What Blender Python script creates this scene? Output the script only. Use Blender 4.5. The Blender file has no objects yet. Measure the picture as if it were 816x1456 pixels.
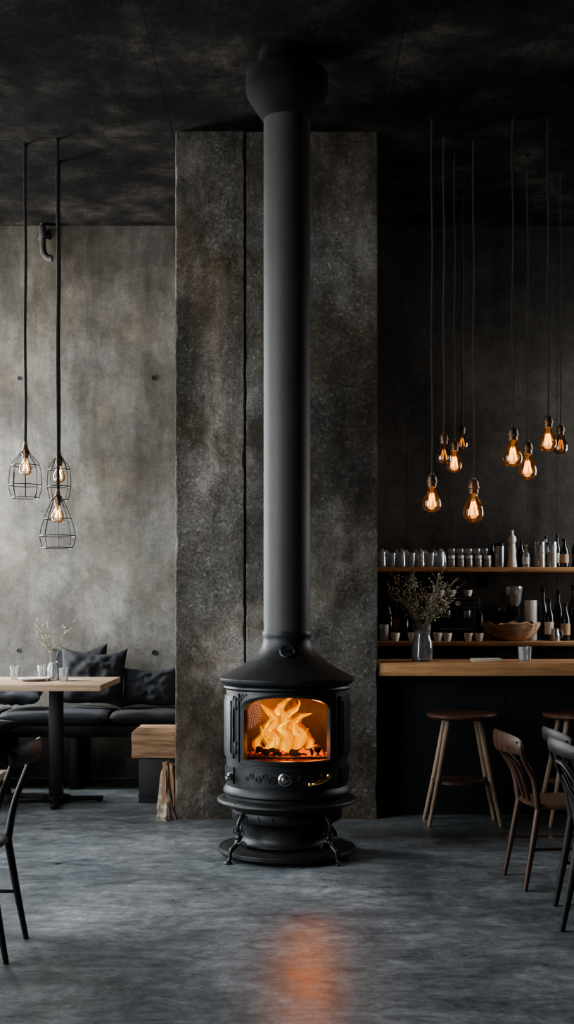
import bpy, bmesh, math, random
from mathutils import Vector, Matrix, noise
random.seed(7)
R=math.radians
F=1700.0; H=1.38; YH=865.0
def PX(px,d): return (px-408)/F*d
def PZ(py,d): return H+(YH-py)/F*d

# ------------------------------------------------------------ materials
def nt(name):
    m=bpy.data.materials.new(name); m.use_nodes=True
    t=m.node_tree; t.nodes.clear()
    return m,t,t.nodes,t.links
def N(t,kind,**kw):
    n=t.nodes.new(kind)
    for k,v in kw.items():
        if k in n.inputs: n.inputs[k].default_value=v
        else: setattr(n,k,v)
    return n
def c4(c): return (c[0],c[1],c[2],1)
def ramp(t,stops,fac):
    r=t.nodes.new('ShaderNodeValToRGB'); e=r.color_ramp.elements
    while len(e)<len(stops): e.new(0.5)
    for i,(p,c) in enumerate(stops): e[i].position=p; e[i].color=c4(c)
    t.links.new(fac,r.inputs[0]); return r
def mixc(t,mode,fac,a,b):
    m=t.nodes.new('ShaderNodeMix'); m.data_type='RGBA'; m.blend_type=mode
    if hasattr(fac,'links'): t.links.new(fac,m.inputs[0])
    else: m.inputs[0].default_value=fac
    for s,v in ((6,a),(7,b)):
        if hasattr(v,'links'): t.links.new(v,m.inputs[s])
        else: m.inputs[s].default_value=c4(v)
    return m.outputs[2]
def math_(t,op,a,b=None,c=None):
    m=t.nodes.new('ShaderNodeMath'); m.operation=op
    for i,v in enumerate((a,b,c)):
        if v is None: continue
        if hasattr(v,'links'): t.links.new(v,m.inputs[i])
        else: m.inputs[i].default_value=v
    return m.outputs[0]
def coords(t,scale=(1,1,1),loc=(0,0,0),rot=(0,0,0)):
    tc=t.nodes.new('ShaderNodeTexCoord'); mp=t.nodes.new('ShaderNodeMapping')
    mp.inputs['Scale'].default_value=scale; mp.inputs['Location'].default_value=loc; mp.inputs['Rotation'].default_value=rot
    t.links.new(tc.outputs['Object'],mp.inputs[0]); return mp.outputs[0]
def ntex(t,vec,scale,detail=6,rough=.6,dist=0):
    n=N(t,'ShaderNodeTexNoise'); n.inputs['Scale'].default_value=scale; n.inputs['Detail'].default_value=detail
    n.inputs['Roughness'].default_value=rough; n.inputs['Distortion'].default_value=dist
    t.links.new(vec,n.inputs['Vector']); return n.outputs['Fac']
def finish(t,col,rough,height=None,bump=.3,dist=.01,metal=0,spec=.5):
    b=t.nodes.new('ShaderNodeBsdfPrincipled'); o=t.nodes.new('ShaderNodeOutputMaterial')
    if hasattr(col,'links'): t.links.new(col,b.inputs['Base Color'])
    else: b.inputs['Base Color'].default_value=c4(col)
    if hasattr(rough,'links'): t.links.new(rough,b.inputs['Roughness'])
    else: b.inputs['Roughness'].default_value=rough
    b.inputs['Metallic'].default_value=metal
    b.inputs['Specular IOR Level'].default_value=spec
    if height is not None:
        bp=t.nodes.new('ShaderNodeBump'); bp.inputs['Strength'].default_value=bump; bp.inputs['Distance'].default_value=dist
        t.links.new(height,bp.inputs['Height']); t.links.new(bp.outputs[0],b.inputs['Normal'])
    t.links.new(b.outputs[0],o.inputs[0]); return b
def simple(name,col,rough=.5,metal=0,var=.25,scale=14,bump=.08,spec=.5):
    m,t,n,l=nt(name); v=coords(t)
    f=ntex(t,v,scale,5)
    dark=tuple(x*(1-var) for x in col); lite=tuple(min(1,x*(1+var)) for x in col)
    r=ramp(t,[(.3,dark),(.7,lite)],f)
    f2=ntex(t,v,scale*6,4)
    finish(t,r.outputs[0],rough,f2,bump,.004,metal,spec); return m
def wood(name,c1,c2,axis=0,scale=3.0,rough=.5,bump=.15):
    m,t,n,l=nt(name)
    s=[9,9,9]; s[axis]=.8
    v=coords(t,tuple(s))
    f=ntex(t,v,scale,8,.6,.8)
    r=ramp(t,[(.3,c1),(.55,c2),(.75,tuple(min(1,x*1.25) for x in c2))],f)
    s2=[60,60,60]; s2[axis]=2
    f2=ntex(t,coords(t,tuple(s2)),1.5,4)
    col=mixc(t,'MULTIPLY',.5,r.outputs[0],ramp(t,[(.3,(.55,.5,.45)),(.6,(1,1,1))],f2).outputs[0])
    finish(t,col,rough,f2,bump,.003); return m
def emis(name,col,strength):
    m,t,n,l=nt(name); e=N(t,'ShaderNodeEmission'); e.inputs[0].default_value=c4(col); e.inputs[1].default_value=strength
    o=t.nodes.new('ShaderNodeOutputMaterial'); l.new(e.outputs[0],o.inputs[0])
    return m
def glass(name,tint=(1,1,1),gl=.12,glow=0,glowc=(1,.4,.08),rough=.05,haze=0,fk=1.0):
    m,t,n,l=nt(name)
    tr=t.nodes.new('ShaderNodeBsdfTransparent'); tr.inputs[0].default_value=c4(tint)
    g=t.nodes.new('ShaderNodeBsdfGlossy'); g.inputs['Roughness'].default_value=rough
    fr=t.nodes.new('ShaderNodeFresnel'); fr.inputs[0].default_value=1.5
    f=math_(t,'ADD',math_(t,'MULTIPLY',fr.outputs[0],fk),gl)
    mx=t.nodes.new('ShaderNodeMixShader'); l.new(f,mx.inputs[0]); l.new(tr.outputs[0],mx.inputs[1]); l.new(g.outputs[0],mx.inputs[2])
    out=mx.outputs[0]
    if haze>0:
        d=t.nodes.new('ShaderNodeBsdfDiffuse'); d.inputs[0].default_value=(.75,.78,.8,1)
        m2=t.nodes.new('ShaderNodeMixShader'); m2.inputs[0].default_value=haze; l.new(out,m2.inputs[1]); l.new(d.outputs[0],m2.inputs[2]); out=m2.outputs[0]
    if glow>0:
        e=t.nodes.new('ShaderNodeEmission'); e.inputs[0].default_value=c4(glowc); e.inputs[1].default_value=glow
        a=t.nodes.new('ShaderNodeAddShader'); l.new(out,a.inputs[0]); l.new(e.outputs[0],a.inputs[1]); out=a.outputs[0]
    o=t.nodes.new('ShaderNodeOutputMaterial'); l.new(out,o.inputs[0]); return m

def concrete(name,stops,streak=.5,rough=.85,bump=.5,warm=None,pits=0,scale=.9,seams=None,drips=None,patch=None,spec=.3,dripk=.85,fk=.75,sk=.6,vz=.3,dst=.3,stc=1.0,pk=.42):
    m,t,n,l=nt(name); v=coords(t)
    big=ntex(t,coords(t,(1,1,.8)),scale,14,.66,dst)
    r=ramp(t,stops,big).outputs[0]
    st=ntex(t,coords(t,(2.0,2.0,vz)),1.6,11,.66,dst)
    lo=1-.62*stc; hi=1+.3*stc
    r=mixc(t,'MULTIPLY',streak,r,ramp(t,[(.34,(lo,lo*.98,lo*.95)),(.50,(.97,.96,.95)),(.64,(hi,hi*.99,hi*.97))],st).outputs[0])
    fine=ntex(t,v,11,10,.78)
    r=mixc(t,'MULTIPLY',fk,r,ramp(t,[(.34,(.42,.42,.42)),(.64,(1.25,1.25,1.25))],fine).outputs[0])
    speck=ntex(t,v,70,5,.75)
    r=mixc(t,'MULTIPLY',sk,r,ramp(t,[(.36,(.3,.3,.3)),(.5,(1,1,1)),(.66,(1.45,1.45,1.45))],speck).outputs[0])
    if warm:
        w=ntex(t,coords(t,(1,1,.8),(5,3,2)),1.3,9,.66,dst)
        r=mixc(t,'MULTIPLY',ramp(t,[(.40,(0,0,0)),(.62,(.95,.95,.95))],w).outputs[0],r,warm)
    if patch:
        w=ntex(t,coords(t,(1,1,.8),(9,1,6)),1.3,13,.74,.2)
        r=mixc(t,'MIX',ramp(t,[(.50,(0,0,0)),(.62,(pk,)*3)],w).outputs[0],r,mixc(t,'MULTIPLY',.8,patch,ramp(t,[(.36,(.3,.3,.3)),(.62,(1.2,1.2,1.2))],speck).outputs[0]))
    h=math_(t,'ADD',fine,math_(t,'MULTIPLY',speck,.5))
    if pits:
        mask=ramp(t,[(.40,(0,0,0)),(.58,(1,1,1))],ntex(t,coords(t,(1,1,.5),(3.3,7,4)),1.0,6,.65,.4)).outputs[0]
        p=ntex(t,v,34,9,.85,.2)
        pv=ramp(t,[(.44,(1,1,1)),(.60,(0,0,0))],p).outputs[0]
        pm=mixc(t,'MIX',mask,(1,1,1),pv)
        h=math_(t,'ADD',h,math_(t,'MULTIPLY',pm,pits))
        r=mixc(t,'MULTIPLY',.45,r,pm)
    sp=t.nodes.new('ShaderNodeSeparateXYZ'); tc=t.nodes.new('ShaderNodeTexCoord'); l.new(tc.outputs['Object'],sp.inputs[0])
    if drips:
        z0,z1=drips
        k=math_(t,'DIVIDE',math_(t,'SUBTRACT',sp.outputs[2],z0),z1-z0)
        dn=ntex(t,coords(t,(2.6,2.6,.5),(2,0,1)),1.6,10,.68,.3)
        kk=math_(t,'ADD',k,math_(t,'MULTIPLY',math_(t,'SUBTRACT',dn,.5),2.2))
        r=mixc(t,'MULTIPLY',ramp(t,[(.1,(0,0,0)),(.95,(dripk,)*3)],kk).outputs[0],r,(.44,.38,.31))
    if seams:
        for ax,val,wd in seams:
            d=math_(t,'ABSOLUTE',math_(t,'SUBTRACT',sp.outputs[ax],val))
            k=math_(t,'GREATER_THAN',d,wd)
            kk=math_(t,'ADD',math_(t,'MULTIPLY',k,.5),.5)
            cm=t.nodes.new('ShaderNodeCombineColor')
            for i in range(3): l.new(kk,cm.inputs[i])
            r=mixc(t,'MULTIPLY',1.0,r,cm.outputs[0])
            h=math_(t,'ADD',h,math_(t,'MULTIPLY',k,.4))
    finish(t,r,rough,h,bump,.012,0,spec); return m

M={}
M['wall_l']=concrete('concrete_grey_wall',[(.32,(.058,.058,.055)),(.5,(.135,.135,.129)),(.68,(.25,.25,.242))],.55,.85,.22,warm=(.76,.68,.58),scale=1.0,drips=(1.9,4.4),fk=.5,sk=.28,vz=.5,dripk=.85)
M['wall_r']=concrete('concrete_shaded_charcoal_wall',[(.30,(.027,.024,.021)),(.5,(.057,.051,.044)),(.7,(.10,.089,.077))],.6,.85,.35,scale=1.0,seams=[(0,.98,.003),(0,2.2,.003)],fk=.5,sk=.35)  # charcoal concrete, with the shade behind the bar put into its colour
M['col']=concrete('concrete_pier',[(.32,(.095,.088,.078)),(.46,(.205,.192,.172)),(.57,(.31,.295,.27)),(.72,(.47,.45,.42))],.65,.9,1.0,warm=(.68,.56,.43),pits=1.3,scale=1.05,drips=(2.7,5.8),patch=(.50,.48,.45),dripk=.75,fk=.6,sk=.5,vz=.45,dst=.3,stc=.9,pk=.6)
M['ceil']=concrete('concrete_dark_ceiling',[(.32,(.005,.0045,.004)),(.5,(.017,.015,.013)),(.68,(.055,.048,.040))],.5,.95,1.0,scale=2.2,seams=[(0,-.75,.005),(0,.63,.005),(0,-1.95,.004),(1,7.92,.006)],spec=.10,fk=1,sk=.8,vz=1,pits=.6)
M['side']=concrete('concrete_side_wall',[(.30,(.012,.012,.012)),(.5,(.03,.03,.03)),(.7,(.05,.05,.05))],.4,.85,.3)  # unseen walls, coloured near-black to keep bounce light off the right side
M['hole']=simple('dark_hole',(.006,.006,.006),.9)
m,t,n,l=nt('polished_concrete_floor')
v=coords(t)
big=ntex(t,coords(t,(.9,.75,1)),1.0,13,.72,.7)
sw=ntex(t,coords(t,(1.2,2.2,1),(4,2,0),(0,0,R(14))),2.2,13,.82,1.2)
sx=ntex(t,coords(t,(1.2,5.0,1),(1,7,0),(0,0,R(-24))),1.5,13,.84,.6)
a=ramp(t,[(.3,(.085,.096,.104)),(.5,(.175,.192,.204)),(.70,(.32,.34,.352))],big).outputs[0]
b=ramp(t,[(.36,(.40,.41,.42)),(.5,(.95,.95,.95)),(.62,(1.5,1.5,1.48))],sw).outputs[0]
c=mixc(t,'MULTIPLY',.8,a,b)
c=mixc(t,'MULTIPLY',.45,c,ramp(t,[(.38,(.42,.43,.44)),(.52,(1,1,1)),(.64,(1.45,1.45,1.42))],sx).outputs[0])
fn=ntex(t,v,15,12,.84)
c=mixc(t,'MULTIPLY',.7,c,ramp(t,[(.36,(.38,.38,.38)),(.60,(1.28,1.28,1.28))],fn).outputs[0])
chip=ntex(t,coords(t,(1,2.2,1),(7,3,1)),4.5,4,.5,.3)
c=mixc(t,'MULTIPLY',.8,c,ramp(t,[(.235,(.12,.12,.12)),(.25,(1,1,1))],chip).outputs[0])
rg=ramp(t,[(.3,(.24,.24,.24)),(.7,(.42,.42,.42))],sw).outputs[0]
h=math_(t,'ADD',fn,math_(t,'MULTIPLY',sw,.5))
finish(t,c,rg,h,.07,.008,0,.10); M['floor']=m

M['iron']=simple('cast_iron_black',(.017,.0185,.020),.48,.25,.35,20,.3)
M['iron2']=simple('cast_iron_edge',(.028,.031,.034),.38,.35,.3,20,.2)
M['pipe']=simple('matte_flue_pipe',(.042,.0395,.037),.58,.1,.15,5,.05)
M['collar']=simple('near_black_collar',(.006,.0055,.005),.85,.0,.3,12,.1,.2)  # plain near-black tone for the collar, its neck and the cord canopies
M['blackmetal']=simple('black_steel',(.012,.013,.014),.45,.5,.2,12,.05)
M['chairblack']=simple('black_lacquered_wood',(.013,.012,.012),.50,0,.7,16,.12,.35)
M['brass']=simple('brass',(.85,.58,.22),.22,1,.1,20,.03)
M['bar']=simple('black_bar_panel',(.012,.014,.016),.6,0,.25,3,.05)
M['woodbar']=wood('oak_counter',(.30,.15,.07),(.60,.34,.17),0,2.2,.42)
M['woodtab']=wood('pale_oak_tabletop',(.28,.185,.115),(.47,.34,.225),0,2.2,.5)
M['woodblock']=wood('rustic_oak_block',(.18,.10,.055),(.42,.265,.155),0,2.6,.7,.5)
M['woodshelf']=wood('oak_shelf',(.30,.15,.07),(.55,.31,.15),0,2.5,.5)
M['walnut']=wood('walnut_seat',(.05,.025,.016),(.14,.070,.044),0,2.5,.38)
M['walnutz']=wood('walnut_chair_wood',(.030,.016,.011),(.080,.040,.026),2,2.5,.40)
M['legwood']=wood('light_ash_leg',(.28,.19,.125),(.46,.34,.24),2,2.5,.5)
M['logcut']=wood('split_log_wood',(.11,.055,.027),(.33,.18,.095),2,3.5,.85,1)
M['bark']=simple('pale_log_bark',(.34,.29,.23),.9,0,.9,22,1)
M['rope']=simple('braided_cord',(.055,.048,.042),.9,0,.5,120,.8)
M['cordblack']=simple('black_cord',(.012,.012,.012),.8,0,.4,100,.6)
M['socket']=simple('aged_brass_socket',(.14,.09,.055),.36,.6,.4,25,.2)
M['bulb']=glass('amber_bulb_glass',(.97,.74,.48),.06,.015,(1,.34,.06))
M['bulb_dim']=glass('smoked_bulb_glass',(.6,.55,.5),.10,.006,(1,.35,.08))
M['bulb_clear']=glass('warm_bulb_glass',(.95,.88,.76),.06,.03,(1,.50,.18))
M['fil']=emis('glowing_filament',(1,.48,.12),6.5)
M['fil_pale']=emis('pale_filament',(1,.62,.28),12)
M['fil_dim']=emis('dim_filament',(1,.35,.06),2.0)
M['glass']=glass('clear_glass',(.93,.95,.96),.13,haze=.22)
M['vaseglass']=glass('vase_glass',(.90,.93,.93),.08,haze=.10)
M['fireglass']=glass('stove_glass',(.97,.95,.92),.0,fk=.2)
M['fab']=simple('charcoal_linen',(.011,.012,.014),.95,0,.3,60,.5)
M['fab2']=simple('slate_linen',(.021,.024,.028),.95,0,.3,60,.5)
M['ceramic']=simple('white_ceramic',(.72,.70,.66),.3,0,.05,5,.02)
M['paper']=simple('cream_paper',(.62,.57,.48),.9,0,.08,10,.05)
M['darkgl']=simple('dark_bottle_glass',(.012,.014,.012),.12,0,.3,6,.0,.6)
M['steel']=simple('brushed_steel',(.40,.40,.40),.3,1,.15,20,.03)
M['spice1']=simple('brown_spice',(.22,.08,.04),.8,0,.5,80,.3)
M['spice2']=simple('ochre_grain',(.46,.30,.15),.8,0,.4,80,.3)
M['kraft']=simple('kraft_label',(.45,.32,.2),.8,0,.1,10,.05)
M['basket']=wood('carved_bowl_wood',(.14,.075,.042),(.46,.30,.18),0,3,.8,1)
M['twig']=simple('dried_twig',(.20,.18,.13),.9,0,.4,30,.4)
M['bud']=simple('dried_blossom',(.50,.48,.36),.9,0,.3,30,.4)
M['pipegrey']=simple('weathered_conduit',(.050,.046,.042),.85,.0,.4,15,.3,.2)
M['char']=simple('charred_log',(.012,.009,.008),.95,0,.6,25,1)
M['ember']=emis('ember_glow',(1,.14,.008),1.4)
def flame_mat(name,c1,c2,s1,s2,a0,a1):
    m,t,n,l=nt(name)
    sp=t.nodes.new('ShaderNodeSeparateXYZ'); tc=t.nodes.new('ShaderNodeTexCoord'); l.new(tc.outputs['Object'],sp.inputs[0])
    nz=ntex(t,coords(t,(1,1,.40)),24,4,.6,.6)
    k=math_(t,'ADD',math_(t,'MULTIPLY',sp.outputs[2],2.2),math_(t,'MULTIPLY',math_(t,'SUBTRACT',nz,.5),1.2))
    col=ramp(t,[(.05,c1),(.75,c2)],k).outputs[0]
    stg=math_(t,'ADD',math_(t,'MULTIPLY',nz,s2-s1),s1)
    e=t.nodes.new('ShaderNodeEmission'); l.new(col,e.inputs[0]); l.new(stg,e.inputs[1])
    al=ramp(t,[(.36,(a0,)*3),(.56,(a1,)*3)],nz).outputs[0]
    tr=t.nodes.new('ShaderNodeBsdfTransparent'); mx=t.nodes.new('ShaderNodeMixShader')
    l.new(al,mx.inputs[0]); l.new(tr.outputs[0],mx.inputs[1]); l.new(e.outputs[0],mx.inputs[2])
    o=t.nodes.new('ShaderNodeOutputMaterial'); l.new(mx.outputs[0],o.inputs[0]); return m
M['flame_o']=flame_mat('flame_outer',(1,.22,.004),(1,.14,.002),.4,1.3,.05,.5)
M['flame_m']=flame_mat('flame_middle',(1,.42,.010),(1,.30,.005),1.0,2.1,.3,.95)
M['flame_i']=flame_mat('flame_core',(1,.60,.035),(1,.50,.018),2.2,3.8,.7,1)
m,t,n,l=nt('firebrick_lining')
br=t.nodes.new('ShaderNodeTexBrick'); br.inputs['Scale'].default_value=6; br.inputs['Mortar Size'].default_value=.012
l.new(coords(t),br.inputs[0]); br.inputs['Color1'].default_value=(.50,.15,.05,1); br.inputs['Color2'].default_value=(.40,.12,.042,1); br.inputs['Mortar'].default_value=(.18,.06,.028,1)
c=mixc(t,'MULTIPLY',.5,br.outputs[0],ramp(t,[(.3,(.4,.4,.4)),(.7,(1.2,1.2,1.2))],ntex(t,coords(t),7,6)).outputs[0])
finish(t,c,.9); M['brick']=m

# ------------------------------------------------------------ mesh helpers
COL=bpy.context.scene.collection
def obj(name,bm,mats,parent=None,loc=(0,0,0),rot=(0,0,0),sharp=38,**props):
    me=bpy.data.meshes.new(name)
    bmesh.ops.recalc_face_normals(bm,faces=bm.faces[:]) 
    bm.to_mesh(me); bm.free()
    if not isinstance(mats,(list,tuple)): mats=[mats]
    for mm in mats: me.materials.append(M[mm] if isinstance(mm,str) else mm)
    me.shade_smooth()
    me.set_sharp_from_angle(angle=R(sharp))
    o=bpy.data.objects.new(name,me); COL.objects.link(o); o.parent=parent
    o.location=loc; o.rotation_euler=rot
    for k,v in props.items(): o[k]=v
    return o
def empty(name,loc=(0,0,0),yaw=0,**props):
    o=bpy.data.objects.new(name,None); COL.objects.link(o); o.location=loc; o.rotation_euler=(0,0,yaw); o.empty_display_size=.1
    for k,v in props.items(): o[k]=v
    return o
def copy_tree(o,loc,yaw=None,**props):
    c=o.copy(); COL.objects.link(c); c.location=loc
    if yaw is not None: c.rotation_euler=(0,0,yaw)
    for k,v in props.items(): c[k]=v
    def rec(src,dst):
        for ch in src.children:
            k=ch.copy(); COL.objects.link(k); k.parent=dst; rec(ch,k)
    rec(o,c); return c
def box(bm,x0,x1,y0,y1,z0,z1,bev=0,mat=0,mtx=None,seg=2):
    ret=bmesh.ops.create_cube(bm,size=1)
    vs=ret['verts']
    for v in vs:
        v.co=Vector(((x0+x1)/2+v.co.x*(x1-x0),(y0+y1)/2+v.co.y*(y1-y0),(z0+z1)/2+v.co.z*(z1-z0)))
    fs=set(f for v in vs for f in v.link_faces)
    if bev>0:
        es=list(set(e for v in vs for e in v.link_edges))
        r=bmesh.ops.bevel(bm,geom=es,offset=bev,segments=seg,affect='EDGES',profile=.5)
        allv=set(vs)|set(r['verts']); allv=[v for v in allv if v.is_valid]
        fs=set(f for v in allv for f in v.link_faces)
        vs=allv
    for f in fs: f.material_index=mat
    if mtx is not None: bmesh.ops.transform(bm,matrix=mtx,verts=list(set(v for f in fs for v in f.verts)))
    return fs
def lathe(bm,prof,seg=40,a0=0,a1=2*math.pi,c=(0,0,0),mat=0,close=True):
    full=abs(a1-a0-2*math.pi)<1e-6
    n=seg if full else seg+1
    rings=[]
    for r,z in prof:
        if r<1e-5: rings.append([bm.verts.new((c[0],c[1],c[2]+z))]); continue
        rings.append([bm.verts.new((c[0]+r*math.sin(a0+(a1-a0)*i/seg),c[1]-r*math.cos(a0+(a1-a0)*i/seg),c[2]+z)) for i in range(n)])
    for A,B in zip(rings,rings[1:]):
        for i in range(seg):
            j=(i+1)%n
            if len(A)==1 and len(B)==1: continue
            if len(A)==1: f=bm.faces.new((A[0],B[i],B[j]))
            elif len(B)==1: f=bm.faces.new((A[i],B[0],A[j]))
            else: f=bm.faces.new((A[i],B[i],B[j],A[j]))
            f.material_index=mat
def cat(pts,n=6):
    P=[Vector(p) for p in pts]
    if len(P)<3: return [P[0].lerp(P[1],i/n) for i in range(n+1)]
    Q=[P[0]*2-P[1]]+P+[P[-1]*2-P[-2]]; out=[]
    for i in range(1,len(Q)-2):
        for k in range(n):
            t=k/n; a,b,c,d=Q[i-1],Q[i],Q[i+1],Q[i+2]
            out.append(.5*((2*b)+(c-a)*t+(2*a-5*b+4*c-d)*t*t+(3*b-a-3*c+d)*t**3))
    out.append(P[-1]); return out
def tube(bm,pts,rad,seg=8,flat=1.0,up=None,mat=0,closed=False):
    P=[Vector(p) for p in pts]; n=len(P)
    if not hasattr(rad,'__len__'): rad=[rad]*n
    if len(rad)!=n:
        rr=[]; k=len(rad)-1
        for i in range(n):
            u=i/(n-1)*k; a=min(int(u),k-1); rr.append(rad[a]+(rad[a+1]-rad[a])*(u-a))
        rad=rr
    rings=[]; nn=None
    for i in range(n):
        if closed: T=(P[(i+1)%n]-P[i-1])
        else: T=(P[min(i+1,n-1)]-P[max(i-1,0)])
        if T.length<1e-9: T=Vector((0,0,1))
        T.normalize()
        if up is not None: b=Vector(up); b=(b-T*b.dot(T)).normalized(); nn=b.cross(T)
        else:
            if nn is None:
                g=Vector((0,0,1)) if abs(T.z)<.9 else Vector((1,0,0)); nn=g.cross(T).normalized()
            else: nn=(nn-T*nn.dot(T)).normalized()
            b=T.cross(nn)
        rings.append([bm.verts.new(P[i]+rad[i]*(math.cos(2*math.pi*k/seg)*nn+flat*math.sin(2*math.pi*k/seg)*b)) for k in range(seg)])
    rng=range(n) if closed else range(n-1)
    for i in rng:
        A=rings[i]; B=rings[(i+1)%n]
        for k in range(seg):
            f=bm.faces.new((A[k],A[(k+1)%seg],B[(k+1)%seg],B[k])); f.material_index=mat
    if not closed:
        for r_ in (rings[0],rings[-1]):
            f=bm.faces.new(r_); f.material_index=mat
def ring(bm,c,r,t,seg=32,ts=6,axis='z',mat=0):
    pts=[]
    for i in range(seg):
        a=2*math.pi*i/seg
        if axis=='z': pts.append((c[0]+r*math.cos(a),c[1]+r*math.sin(a),c[2]))
        else: pts.append((c[0]+r*math.cos(a),c[1],c[2]+r*math.sin(a)))
    tube(bm,pts,t,ts,closed=True,mat=mat,up=(0,0,1) if axis=='z' else (0,1,0))
def cyl(r,a,z): return Vector((r*math.sin(a),-r*math.cos(a),z))
def curved_box(bm,a0,a1,z0,z1,r0,r1,n=16,mat=0):
    g=[]
    for i in range(n+1):
        a=a0+(a1-a0)*i/n
        g.append([bm.verts.new(cyl(r0,a,z0)),bm.verts.new(cyl(r1,a,z0)),bm.verts.new(cyl(r1,a,z1)),bm.verts.new(cyl(r0,a,z1))])
    for A,B in zip(g,g[1:]):
        for k in range(4): bm.faces.new((A[k],A[(k+1)%4],B[(k+1)%4],B[k])).material_index=mat
    bm.faces.new(g[0]).material_index=mat; bm.faces.new(g[-1]).material_index=mat
def arch_contour(hw,z0,zs,zt,n=12):
    c=[]
    for i in range(n): c.append((-hw+2*hw*i/n,z0))
    for i in range(n): c.append((hw,z0+(zs-z0)*i/n))
    for i in range(n*2):
        u=1-2*i/(n*2); c.append((hw*u,zs+(zt-zs)*math.sqrt(max(0,1-abs(u)**2.2))))
    for i in range(n): c.append((-hw,zs+(z0-zs)*i/n))
    return c
def frame_panel(bm,outer,inner,r0,r1,rin=None):
    n=len(outer); rin=rin or r1
    O1=[bm.verts.new(cyl(r1,a,z)) for a,z in outer]; I1=[bm.verts.new(cyl(rin,a,z)) for a,z in inner]
    O0=[bm.verts.new(cyl(r0,a,z)) for a,z in outer]; I0=[bm.verts.new(cyl(r0,a,z)) for a,z in inner]
    for i in range(n):
        j=(i+1)%n
        bm.faces.new((O1[i],O1[j],I1[j],I1[i])); bm.faces.new((I1[i],I1[j],I0[j],I0[i]))
        bm.faces.new((I0[i],I0[j],O0[j],O0[i])); bm.faces.new((O0[i],O0[j],O1[j],O1[i]))
B=bmesh.new

# ------------------------------------------------------------ room
def structure(name,parts,mat,extra=None):
    bm=B()
    for p in parts: box(bm,*p)
    mats=[mat]
    if extra: extra(bm); mats.append('hole')
    o=obj(name,bm,mats); o['kind']='structure'; return o
CH=4.5
XL,XR,YB,YF=-3.1,3.7,9.75,-1.3
structure('floor',[(XL-.2,XR+.2,YF-.2,YB+.2,-.15,0)],'floor')
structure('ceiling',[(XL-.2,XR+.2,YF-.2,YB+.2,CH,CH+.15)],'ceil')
def holes(lst):
    def f(bm):
        for x,z,r_ in lst:
            lathe(bm,[(0.0,0),(r_,0),(r_*1.1,.003)],16,c=(0,0,0),mat=1)
            bm.verts.ensure_lookup_table()
            vs=bm.verts[-33:]
            for v in vs:
                v.co=Vector((x+v.co.x,YB-.001-v.co.z,z+v.co.y))
    return f
structure('wall_back',[(XL-.2,-.6,YB,YB+.2,0,CH)],'wall_l',holes([(PX(220,YB),PZ(537,YB),.020),(PX(28,YB),PZ(538,YB),.015),(PX(220,YB),PZ(928,YB),.020),(PX(27,YB),PZ(925,YB),.016)]))
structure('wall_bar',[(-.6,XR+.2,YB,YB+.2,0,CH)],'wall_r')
wr=(8.5,9.6,1.3,3.4)  # opening for an unseen window, added to brighten the back bar
structure('wall_right',[(XR,XR+.2,YF,wr[0],0,CH),(XR,XR+.2,wr[1],YB,0,CH),(XR,XR+.2,wr[0],wr[1],0,wr[2]),(XR,XR+.2,wr[0],wr[1],wr[3],CH)],'side')
structure('wall_front',[(XL,XR,YF-.2,YF,0,CH)],'side')
wins=[(0.2,3.0),(3.5,6.4),(6.9,8.1),(8.7,9.70)]
W0,W1=.35,3.95
parts=[(XL-.2,XL,YF,YB,0,W0),(XL-.2,XL,YF,YB,W1,CH)]
ed=[YF]+[v for w in wins for v in w]+[YB]
for i in range(0,len(ed),2): parts.append((XL-.2,XL,ed[i],ed[i+1],W0,W1))
structure('wall_left',parts,'side')
for i,(a,b) in enumerate(wins):
    bm=B(); x0,x1=XL-.14,XL-.09
    for y in (a,b-.04)+(((a+b)/2-.02,) if b-a>2 else ()): box(bm,x0,x1,y,y+.04,W0,W1)
    for z in (W0,W1-.04,2.9): box(bm,x0,x1,a,b,z,z+.04)
    o=obj('window_%d'%(i+1),bm,'blackmetal'); o['kind']='structure'
bm=B()
for y in (wr[0],wr[1]-.04,(wr[0]+wr[1])/2-.02): box(bm,XR+.08,XR+.12,y,y+.04,wr[2],wr[3])
for z in (wr[2],wr[3]-.04): box(bm,XR+.08,XR+.12,wr[0],wr[1],z,z+.04)
o=obj('window_5',bm,'blackmetal'); o['kind']='structure'  # frame of the added right window, there only to light the bar shelves
cx0,cx1,cy=-.731,.593,7.82
bm=B()
def rough_slab(x0,x1,y0):
    nz=150; cols=[]
    for k in range(nz+1):
        z=CH*k/nz; a=.006+.018*max(0,noise.noise(Vector((x0*3,1,z*7)))+.3*noise.noise(Vector((x0,2,z*25)))); b=.006+.018*max(0,noise.noise(Vector((x1*3,4,z*7)))+.3*noise.noise(Vector((x1,5,z*25))))
        cols.append([bm.verts.new(p) for p in ((x0,YB,z),(x0,y0+a,z),(x0+a,y0,z),(x1-b,y0,z),(x1,y0+b,z),(x1,YB,z))])
    for A,C in zip(cols,cols[1:]):
        for i in range(5): bm.faces.new((A[i],A[i+1],C[i+1],C[i]))
rough_slab(cx0,-.277,cy); rough_slab(-.268,cx1,cy+.008)
box(bm,-.30,-.25,cy+.03,YB-.01,0,CH)
o=obj('wall_middle',bm,'col',sharp=30); o['kind']='structure'

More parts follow.
